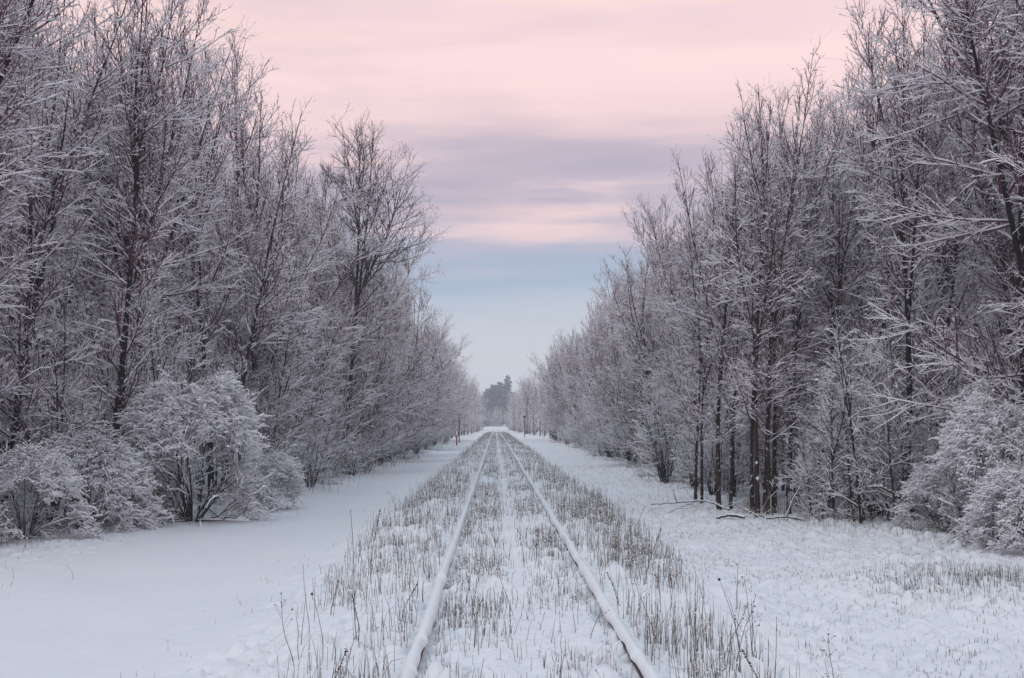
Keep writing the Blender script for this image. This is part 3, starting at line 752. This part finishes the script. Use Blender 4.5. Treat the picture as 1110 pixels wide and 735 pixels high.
# ------------------------------------------------------------------ dry grass: nobody could count it
gr = np.random.default_rng(21)
def blades(x, y, hgt, bend, rad, rng):
    m = len(x); base = np.stack([x, y, height(x, y) - 0.02], 1)
    az = rng.random(m) * 6.283
    tl = rng.normal(0, 0.13, m)
    d0 = np.stack([np.cos(az) * tl, np.sin(az) * tl, np.ones(m)], 1)
    P = np.empty((m, 4, 3)); P[:, 0] = base; d = unit(d0)
    for i in range(1, 4):
        P[:, i] = P[:, i - 1] + d * (hgt / 3)[:, None]
        d = d + np.stack([np.cos(az), np.sin(az), -0.4 * np.ones(m)], 1) * (bend * i)[:, None]; d = unit(d)
    R = rad[:, None] * np.array([1.0, 0.9, 0.75, 0.35])[None]
    return P, R
def strip(n, y0, y1, ypow, xf, hf, rad, name, label, dens):
    y = y0 + (y1 - y0) * gr.random(n) ** ypow
    x = xf(n, y)
    keep = gr.random(n) < dens(x, y) * (1 - 0.55 * sstep(22, 60, y))
    x, y = x[keep], y[keep]; m = len(x)
    h_ = hf(x, y) * gr.uniform(0.35, 1.25, m)
    bend = np.abs(gr.normal(0, 0.12, m)) * (gr.random(m) < 0.75) + (gr.random(m) < 0.05) * 0.6
    r_ = rad(y) * gr.uniform(0.6, 1.4, m)
    P, R = blades(x, y, h_, bend, r_, gr)
    so = Soup().tubes(P, R, 3)
    # beads of snow caught on the stems
    k = gr.random(m) < 0.45 + 0.35 * sstep(15, 40, y)
    pp = P[k, 2] + gr.normal(0, 0.004, (k.sum(), 3)); sz = gr.uniform(0.004, 0.011, k.sum()) * np.clip(rad(y[k]) / 0.0018, 0.8, 3)
    so.lumps(pp, sz, gr, 1)
    o = link(bpy.data.objects.new(name, so.mesh(name, [M['grass'], M['snow']])))
    return tag(o, label, 'grass', None, 'stuff')
def patchy(x, y, s=1.3, seed=80): return np.clip(0.34 + 1.25 * fbm(x * s, y * s * 0.7, seed) + 0.5 * vnoise(x * 4.5, y * 4.0, seed + 7), 0.015, 1)
def lim(x, y):
    i = np.interp(y, [7, 9, 14, 25], [0.95, 1.05, 1.55, 1.85])
    return 1 - sstep(i, i + 0.75, np.abs(x - TRACK_X))
def rad_y(y): return 0.0016 + 0.00006 * y
def nearfade(y): return (0.22 + 0.50 * sstep(9.5, 17, y))
def xl(n, y): return TRACK_X + gr.uniform(-2.75, -0.84, n)
def xr(n, y): return TRACK_X + gr.uniform(0.84, 2.75, n)
def xm(n, y): return TRACK_X + gr.uniform(-0.68, 0.68, n)
strip(62000, 6.6, 260, 2.9, xl, lambda x, y: 0.24 + 0.05 * vnoise(x, y * .5, 3), rad_y, 'dry_grass',
      'dry brown grass standing through the snow outside the left rail',
      lambda x, y: patchy(x, y) * nearfade(y) * lim(x, y))
strip(60000, 6.6, 260, 2.9, xr, lambda x, y: 0.27 + 0.06 * vnoise(x, y * .5, 5), rad_y, 'dry_grass',
      'dry brown grass standing through the snow outside the right rail',
      lambda x, y: patchy(x, y, 1.2, 84) * (0.42 + 0.3 * sstep(9, 15, y)) * lim(x, y))
strip(72000, 6.6, 260, 2.9, xm, lambda x, y: 0.17 + 0.04 * vnoise(x, y * .5, 7), rad_y, 'dry_grass',
      'dry brown grass standing through the snow between the rails',
      lambda x, y: patchy(x, y, 1.5, 88) * nearfade(y) * (1 - 0.9 * np.exp(-((x - TRACK_X - 0.02) / 0.16) ** 2)))
strip(85000, 7.5, 60, 1.6, lambda n, y: gr.uniform(2.4, 10, n), lambda x, y: 0.065 + 0.13 * np.exp(-((y - 15.6 - 0.15 * (x - 6)) / 1.5) ** 2) * sstep(3.5, 6, x), rad_y,
      'field_stubble', 'short stubble and tufts dotting the snowy field on the right',
      lambda x, y: np.clip(0.07 + 0.6 * patchy(x, y, 1.6, 90) ** 2 + (0.35 + 1.1 * patchy(x, y, 1.1, 99)) * np.exp(-((y - 15.6 - 0.15 * (x - 6)) / 1.5) ** 2) * sstep(3.3, 5.5, x), 0, 1) * (x < edge_right(y) + 0.6))
strip(9000, 10, 60, 1.5, lambda n, y: gr.uniform(-9, -2.4, n), lambda x, y: 0.07 + 0 * x, rad_y,
      'lane_stubble', 'sparse stubble tips showing beside the smooth lane on the left',
      lambda x, y: np.clip(sstep(-5.2, -6.6, x) * patchy(x, y, 1.1, 93) ** 2 + 0.25 * sstep(-3.2, -2.6, x), 0, 1) * (x > edge_left(y) - 0.6))
def edge_x(n, y):
    sd = np.where(gr.random(n) < 0.5, -1, 1)
    return np.where(sd < 0, edge_left(y), edge_right(y)) + sd * gr.normal(0.2, 0.7, n)
strip(26000, 17, 120, 1.7, edge_x, lambda x, y: 0.28 + 0 * x, rad_y, 'verge_grass', 'tangled dry grass and brambles along the feet of the trees',
      lambda x, y: patchy(x, y, 0.8, 95))

# ------------------------------------------------------------------ single dry weeds
def weed_meshes(seed, H, kind):
    rng = np.random.default_rng(seed)
    P0 = polyline(rng, np.array([[0, 0, -0.04]]), np.array([[rng.normal(0, .07), rng.normal(0, .07), 1.0]]), np.array([H + 0.04]), 8, 0.0, 0.05)
    R0 = np.linspace(0.0040, 0.0018, 8)[None] * (1.5 if kind == 'spike' else 1.0)
    st = Soup().tubes(P0, R0, 5)
    hd = Soup(); pos = []; sz = []
    if kind == 'spike':
        for t in np.linspace(0.55, 0.99, 16):
            p, _, _ = sample(P0, R0, np.array([0]), np.array([t])); pos.append(p[0] + rng.normal(0, 0.006, 3)); sz.append(rng.uniform(0.008, 0.016))
    elif kind == 'branched':
        P1, R1 = spawn(rng, P0, R0, count=7, t0=0.45, t1=0.98, ang=(25, 50), n=4, trop=0.05, wig=0.08,
                       length=lambda t, L, dd: 0.22 * H * (1.3 - t * 0.7), rk=0.004, rtip=0.0012)
        st.tubes(P1, R1, 3)
        pos += list(P1[:, -1]) + [P0[0, -1]]; sz += list(rng.uniform(0.006, 0.012, len(P1) + 1))
    elif kind == 'head':
        pos += [P0[0, -1], P0[0, -1] + [0, 0, 0.012]]; sz += [0.018, 0.014]
    else:
        pos += [P0[0, -1]]; sz += [0.004]
    hd.lumps(np.array(pos), np.array(sz), rng, flat=1.2)
    return st.mesh('weed_stem', [M['weed']], True), hd.mesh('weed_seed_head', [M['seed']], True)
WE = {}
for i, k in enumerate(('spike', 'branched', 'head', 'plain')):
    WE[k] = [weed_meshes(1000 + i * 10 + j, 1.0 if k != 'branched' else 0.9, k) for j in range(3)]
def weed(kind, x, y, h_, label, group=None, rz=0.0, lean=(0, 0), v=0):
    o = empty('dry_weed', (x, y, hz(x, y)), rz, 1.0)
    o.rotation_euler = (lean[0], lean[1], rz); o.scale = (max(h_, .7), max(h_, .7), h_)
    s_, hd = WE[kind][v % 3]
    a = link(bpy.data.objects.new('stem', s_)); a.parent = o
    b = link(bpy.data.objects.new('seed_head', hd)); b.parent = o
    tag(o, label, 'weed', group)
WG = 'single dry weeds beside the track'
for kind, px, Y, h_, lean, lab in (
        ('spike', 404, 13.6, 0.80, (0, -0.05), 'tall knobbly dark weed spike alone on the snow left of the left rail'),
        ('head', 352, 9.0, 0.50, (0, 0.02), 'dark weed with a rusty seed head low on the left, by the lane'),
        ('plain', 390, 9.6, 0.95, (0, 0.01), 'thin tall pale stem between the rusty-headed weed and the left rail'),
        ('plain', 340, 10.2, 0.60, (0, -0.06), 'slim dark stem farthest out on the lane side of the left rail'),
        ('branched', 322, 9.2, 0.55, (0, -0.2), 'small branching weed leaning toward the smooth lane'),
        ('plain', 446, 15.5, 0.75, (0, 0), 'straight tall stem close outside the left rail, farther off'),
        ('spike', 437, 10.8, 0.34, (0, 0), 'short thick dark stub just outside the left rail'),
        ('plain', 557, 10.8, 0.48, (0, -0.18), 'leaning stem in the middle between the rails'),
        ('plain', 515, 10.6, 0.40, (0, 0.02), 'dark upright stub just inside the left rail'),
        ('plain', 588, 12.2, 0.36, (0, 0.0), 'dark upright stem inside the right rail'),
        ('spike', 698, 13.2, 0.62, (0, 0.05), 'tall dark curved stem standing well outside the right rail'),
        ('plain', 727, 11.5, 0.55, (0, 0), 'straight stem in the taller grass outside the right rail'),
        ('head', 799, 9.0, 0.55, (0, -0.12), 'weed with an orange bud leaning at the lower right, beside the field'),
        ('branched', 782, 9.0, 0.50, (0, 0.2), 'forked weed crossing the orange-budded one at the lower right'),
        ('plain', 812, 8.6, 0.55, (0, 0.06), 'slim stem right of the orange-budded weed'),
        ('head', 85, 16.5, 0.18, (0, 0.1), 'tiny dark stub poking from the smooth snow far out on the left'),
        ('plain', 24, 16.5, 0.16, (0, 0.1), 'tiny thin stub near the left edge of the snow')):
    weed(kind, X(px, Y), Y, h_, lab, WG, prng.random() * 0.5, lean, int(px))
for i in range(150):
    y = 7.2 + 24 * prng.random() ** 1.5
    sd = prng.random()
    if sd < 0.36: x = TRACK_X - 0.9 - prng.random() ** 1.4 * np.interp(y, [7, 14, 25], [0.6, 1.2, 1.5]); where = 'outside the left rail'
    elif sd < 0.74: x = TRACK_X + 0.9 + prng.random() ** 1.4 * np.interp(y, [7, 14, 25], [0.9, 1.4, 1.6]); where = 'outside the right rail'
    else: x = TRACK_X + prng.choice([-1, 1]) * prng.uniform(0.15, 0.62); where = 'between the rails'
    k = ('plain', 'plain', 'branched', 'spike', 'plain')[prng.integers(5)]
    weed(k, x, y, prng.uniform(0.22, 0.55) * (0.7 if where[0] == 'b' else 1), f'thin dry weed stalk among the grass {where}', f'weed stalks {where}',
         prng.random() * 6.28, (prng.normal(0, .1), prng.normal(0, .1)), int(prng.integers(3)))

# ------------------------------------------------------------------ fallen branches on the right
def catmull(pts, n):
    p = np.array(pts, float); t = np.linspace(0, len(p) - 1.001, n); i = t.astype(int); f = (t - i)[:, None]
    g = lambda k: p[np.clip(k, 0, len(p) - 1)]
    a, b, c, d = g(i - 1), g(i), g(i + 1), g(i + 2)
    return 0.5 * (2 * b + (c - a) * f + (2 * a - 5 * b + 4 * c - d) * f ** 2 + (3 * b - a - 3 * c + d) * f ** 3)
def fallen(name, pts, r0, r1, label, cat, seed, twigs=6):
    """pts: (x, y, height above the snow)"""
    rng = np.random.default_rng(seed)
    c0 = np.array([pts[0][0], pts[0][1], hz(pts[0][0], pts[0][1])])
    pl = np.array([(x - c0[0], y - c0[1], hz(x, y) + h_ - c0[2]) for x, y, h_ in pts])
    P = catmull(pl, 22)[None]; P[0, 1:-1] += rng.normal(0, 0.008, (20, 3)); R = np.linspace(r0, r1, 22)[None]
    root = empty(name, tuple(c0)); tag(root, label, cat, 'fallen wood on the right')
    limb = Soup().tubes(P, R * 0.62, 7)
    p, z = snow_on(rng, P, R, 22, (0.014, 0.03)); limb.lumps(p, z, rng, 1)
    o = link(bpy.data.objects.new('limb', limb.mesh('fallen_limb', [M['log'], M['snow']], True))); o.parent = root
    if twigs:
        P1, R1 = spawn(rng, P, R, count=twigs, t0=0.2, t1=0.98, ang=(25, 60), n=6, trop=0.02, wig=0.09,
                       length=lambda t, L, dd: rng.uniform(0.35, 0.9, len(t)), rk=0.014, rtip=0.005, upbias=0.15)
        P2, R2 = spawn(rng, P1, R1, per_len=4, t0=0.2, t1=1, ang=(30, 60), n=4, trop=0.02, wig=0.1,
                       length=lambda t, L, dd: rng.uniform(0.12, 0.35, len(t)), rk=0.012, rtip=0.004, upbias=0.1)
        so = Soup().tubes(P1, R1, 4).tubes(P2, R2, 3)
        o = link(bpy.data.objects.new('sprays', so.mesh('fallen_side_twigs', [M['twig_heavy']]))); o.parent = root
fallen('fallen_branch', [(X(705, 29), 29, .16), (X(735, 28.4), 28.4, .15), (X(765, 27.9), 27.9, .20), (X(790, 27.3), 27.3, .05)], 0.018, 0.034,
       'long thin dark branch lying in a curve on the snow, reaching toward the rails', 'branch', 41, 4)
fallen('fallen_log', [(X(776, 26.3), 26.3, .05), (X(790, 26.2), 26.2, .07), (X(806, 26.0), 26.0, .06)], 0.05, 0.06,
       'short thick dark log in the snow before the brown trunk clump', 'log', 42, 0)
fallen('fallen_branch', [(X(800, 26.6), 26.6, .24), (X(818, 26.1), 26.1, .10), (X(832, 25.8), 25.8, .05), (X(850, 25.7), 25.7, .08), (X(868, 25.6), 25.6, .04)], 0.02, 0.035,
       'wavy fallen branch at the foot of the brown trunk clump', 'branch', 43, 5)
fallen('fallen_branch', [(X(722, 27.6), 27.6, .03), (X(735, 28.0), 28.0, .14), (X(752, 28.4), 28.4, .20)], 0.010, 0.018,
       'small crooked stick under the long fallen branch', 'branch', 44, 2)
fallen('leaning_branch', [(X(940, 23.6), 23.6, .78), (X(958, 23.7), 23.7, .66), (X(985, 23.9), 23.9, .45), (X(1000, 24.1), 24.1, .30)], 0.022, 0.045,
       'snow-topped broken branch sloping out from the right-hand bushes', 'branch', 45, 2)
fallen('leaning_branch', [(X(900, 25.6), 25.6, .02), (X(880, 25.9), 25.9, .35), (X(862, 26.2), 26.2, .62)], 0.045, 0.02,
       'snow-topped stick propped just beyond the brown trunk clump', 'branch', 46, 3)

# ------------------------------------------------------------------ lineside posts
def box(cx, cy, cz, sx, sy, sz, b=0.12):
    """bevelled box as an eight-cornered column"""
    k = []; hx, hy = sx / 2, sy / 2; bx, by = hx * b, hy * b
    ring = [(-hx + bx, -hy), (hx - bx, -hy), (hx, -hy + by), (hx, hy - by), (hx - bx, hy), (-hx + bx, hy), (-hx, hy - by), (-hx, -hy + by)]
    V = []
    for z, s in ((-sz / 2, 0.94), (-sz / 2 + sz * 0.04, 1), (sz / 2 - sz * 0.04, 1), (sz / 2, 0.94)):
        V += [(cx + x * s, cy + y * s, cz + z) for x, y in ring]
    Q = [(r * 8 + j, r * 8 + (j + 1) % 8, r * 8 + 8 + (j + 1) % 8, r * 8 + 8 + j) for r in range(3) for j in range(8)]
    T = [(0, j + 1, j) for j in range(1, 7)] + [(24, 24 + j, 24 + j + 1) for j in range(1, 7)]
    return np.array(V), np.array(Q), np.array(T)
def part(name, root, shapes, m_):
    so = Soup()
    for V, Q, T in shapes: so.add(V, Q, T)
    o = link(bpy.data.objects.new(name, so.mesh(name, [m_]))); o.parent = root; return o
def post(x, y, H, label, board):
    r = empty('lineside_post', (x, y, hz(x, y))); tag(r, label, 'post', 'lineside posts')
    part('pole', r, [box(0, 0, H / 2 - 0.2, 0.11, 0.11, H + 0.4)], M['post'])
    part('board', r, [box(0, -0.10, H - 0.22, board, 0.05, 0.34)], M['post'])
    part('snow_cap', r, [box(0, -0.02, H + 0.04, 0.20, 0.20, 0.08, .4), box(0, -0.10, H - 0.022, board, 0.09, 0.05, .4)], M['snow'])
post(X(498, 139), 139, 3.3, 'dark slim lineside post with a small board, beside the red marker on the left', 0.42)
post(X(568.5, 182), 182, 3.2, 'dark slim lineside post with a small crosspiece standing alone on the right', 0.45)
r = empty('red_marker', (X(495.3, 122), 122, hz(X(495.3, 122), 122))); tag(r, 'short red marker stake at the foot of the left lineside post', 'marker')
part('stake', r, [box(0, 0, 0.40, 0.14, 0.10, 1.1)], M['red']); part('snow_cap', r, [box(0, 0, 0.985, 0.17, 0.13, 0.08, .4)], M['snow'])

# a low snow mound standing in for a bright patch where the line ends
cw = np.linspace(-9, 9, 40); cd = np.linspace(0, 12, 14); CX, CD = np.meshgrid(cw, cd)
CZ = 1.1 * np.sin(np.clip(CD / 12, 0, 1) * math.pi) ** 0.8 * np.exp(-(CX / 5.5) ** 4) - 0.35 + 0.05 * fbm(CX, CD, 8)
b1 = (np.arange(13)[:, None] * 40 + np.arange(39)[None]).ravel()
o = link(bpy.data.objects.new('road', mesh_np('road', np.stack([CX, CD + 432, CZ], -1).reshape(-1, 3), np.stack([b1, b1 + 1, b1 + 41, b1 + 40], 1), None, [M['snow_rail']], True)))
tag(o, 'small bright snow mound at the vanishing point of the rails', 'road', None, 'structure')

# ------------------------------------------------------------------ haze
hv = box(0, 330, 12.5, 560, 800, 29, 0.001)
mh = bpy.data.materials.new('winter_haze'); mh.use_nodes = True
nt = mh.node_tree; nt.nodes.remove(nt.nodes['Principled BSDF'])
pv = N(nt, 'ShaderNodeVolumePrincipled'); pv.inputs['Color'].default_value = (0.93, 0.95, 1.0, 1); pv.inputs['Density'].default_value = 0.0009
nt.links.new(pv.outputs['Volume'], nt.nodes['Material Output'].inputs['Volume'])
hb = link(bpy.data.objects.new('haze', mesh_np('haze', hv[0], hv[1], hv[2], [mh])))
tag(hb, 'thin pale winter haze filling the corridor between the woods', 'haze', None, 'stuff')

# ------------------------------------------------------------------ sky and light
w = bpy.data.worlds.new('World'); scene.world = w; w.use_nodes = True
nt = w.node_tree; nt.nodes.clear()
out = N(nt, 'ShaderNodeOutputWorld')
sky = N(nt, 'ShaderNodeTexSky', sky_type='NISHITA'); sky.sun_disc = False
sky.sun_elevation = sun_el; sky.sun_rotation = sun_rot
bg1 = N(nt, 'ShaderNodeBackground'); bg1.inputs['Strength'].default_value = 0.08
nt.links.new(sky.outputs['Color'], bg1.inputs['Color'])
tc = N(nt, 'ShaderNodeTexCoord'); sep = N(nt, 'ShaderNodeSeparateXYZ'); nt.links.new(tc.outputs['Generated'], sep.inputs[0])
mp = N(nt, 'ShaderNodeMapping'); mp.inputs['Scale'].default_value = (3.4, 3.4, 26); mp.inputs['Location'].default_value = (0.37, 0.0, 0.55)
nt.links.new(tc.outputs['Generated'], mp.inputs['Vector'])
n1 = noise(nt, mp.outputs['Vector'], 1.0, 5, 0.55)
mp2 = N(nt, 'ShaderNodeMapping'); mp2.inputs['Scale'].default_value = (3.2, 3.2, 60); mp2.inputs['Location'].default_value = (4.1, 2.0, 1.0)
nt.links.new(tc.outputs['Generated'], mp2.inputs['Vector'])
n2 = noise(nt, mp2.outputs['Vector'], 1.0, 4, 0.5)
el = math_(nt, 'ADD', sep.outputs['Z'], math_(nt, 'MULTIPLY', math_(nt, 'SUBTRACT', n1, 0.5), 0.075))
el = math_(nt, 'ADD', el, math_(nt, 'MULTIPLY', math_(nt, 'SUBTRACT', n2, 0.5), 0.030))
ramp = N(nt, 'ShaderNodeValToRGB'); nt.links.new(el, ramp.inputs['Fac'])
def lin(r, g, b): return tuple(((c / 255 + 0.055) / 1.055) ** 2.4 if c > 10 else c / 255 / 12.92 for c in (r, g, b)) + (1.0,)
stops = [(0.0, lin(192, 196, 205)), (0.050, lin(192, 196, 205)), (0.082, lin(182, 189, 201)), (0.110, lin(156, 172, 194)), (0.134, lin(160, 170, 191)), (0.155, lin(192, 178, 190)),
         (0.178, lin(184, 173, 187)), (0.205, lin(196, 178, 189)), (0.232, lin(232, 203, 204)), (0.262, lin(243, 212, 211)), (0.33, lin(244, 215, 215)),
         (0.48, lin(230, 208, 212)), (0.70, lin(184, 201, 217)), (1.0, lin(166, 196, 217))]
e = ramp.color_ramp.elements
while len(e) > 1: e.remove(e[-1])
e[0].position, e[0].color = stops[0]
for p_, c_ in stops[1:]:
    k = e.new(p_); k.color = c_
bg2 = N(nt, 'ShaderNodeBackground'); bg2.inputs['Strength'].default_value = 1.0
# long thin streaks of cloud, cream-pink and mauve
mp3 = N(nt, 'ShaderNodeMapping'); mp3.inputs['Scale'].default_value = (5.2, 5.2, 36); mp3.inputs['Location'].default_value = (7.7, 1.3, 3.1)
nt.links.new(tc.outputs['Generated'], mp3.inputs['Vector'])
n3 = noise(nt, mp3.outputs['Vector'], 1.0, 5, 0.52); n4 = noise(nt, mp3.outputs['Vector'], 0.6, 4, 0.5)
band = math_(nt, 'MULTIPLY', mrange(nt, sep.outputs['Z'], 0.11, 0.16), mrange(nt, sep.outputs['Z'], 0.30, 0.20))
c1 = mixc(nt, math_(nt, 'MULTIPLY', math_(nt, 'MULTIPLY', mrange(nt, n3, 0.52, 0.66), band), 0.85), ramp.outputs['Color'], lin(240, 208, 204)[:3])
c2 = mixc(nt, math_(nt, 'MULTIPLY', math_(nt, 'MULTIPLY', mrange(nt, n4, 0.50, 0.64), band), 0.7), c1, lin(168, 160, 178)[:3])
hi = math_(nt, 'MULTIPLY', mrange(nt, sep.outputs['Z'], 0.22, 0.28), mrange(nt, sep.outputs['Z'], 0.60, 0.40))
c3 = mixc(nt, math_(nt, 'MULTIPLY', math_(nt, 'MULTIPLY', mrange(nt, n4, 0.44, 0.66), hi), 0.42), c2, lin(206, 178, 188)[:3])
c4 = mixc(nt, math_(nt, 'MULTIPLY', math_(nt, 'MULTIPLY', mrange(nt, n1, 0.50, 0.68), hi), 0.5), c3, lin(250, 218, 206)[:3])
nt.links.new(c4, bg2.inputs['Color'])
mx = N(nt, 'ShaderNodeMixShader'); mx.inputs['Fac'].default_value = 0.92
nt.links.new(bg1.outputs[0], mx.inputs[1]); nt.links.new(bg2.outputs[0], mx.inputs[2]); nt.links.new(mx.outputs[0], out.inputs['Surface'])

sl = bpy.data.lights.new('sun', 'SUN'); sl.energy = 0.5; sl.angle = math.radians(40); sl.color = (1.0, 0.95, 0.90)
so_ = link(bpy.data.objects.new('sun', sl))
# nishita: rotation 0 looks along +Y, turning clockwise
dx, dy, dz = math.sin(sun_rot) * math.cos(sun_el), math.cos(sun_rot) * math.cos(sun_el), math.sin(sun_el)
from mathutils import Vector
so_.rotation_euler = Vector((dx, dy, dz)).to_track_quat('Z', 'Y').to_euler()
so_.location = (0, -10, 30)

# ------------------------------------------------------------------ camera
cam = bpy.data.cameras.new('camera'); co = link(bpy.data.objects.new('camera', cam))
cam.sensor_width = 36; cam.lens = F_PX / 1110 * 36; cam.clip_start = 0.1; cam.clip_end = 2000
pitch = math.atan((460 - 367.5) / F_PX); yaw = math.atan((555 - 537) / F_PX)
co.location = (0, 0, CAM_Z); co.rotation_euler = (math.pi / 2 + pitch, 0, -yaw)
scene.camera = co

scene.view_settings.view_transform = 'Standard'; scene.view_settings.look = 'None'
scene.view_settings.exposure = 0.28; scene.view_settings.gamma = 1.0; scene.view_settings.use_curve_mapping = False
cy = scene.cycles
cy.max_bounces = 5; cy.diffuse_bounces = 4; cy.glossy_bounces = 1; cy.transmission_bounces = 1; cy.volume_bounces = 1
scene.render.filter_size = 1.2
cy.use_adaptive_sampling = False
cy.use_denoising = True; cy.denoiser = 'OPENIMAGEDENOISE'; cy.denoising_prefilter = 'NONE'; cy.denoising_input_passes = 'RGB_ALBEDO_NORMAL'
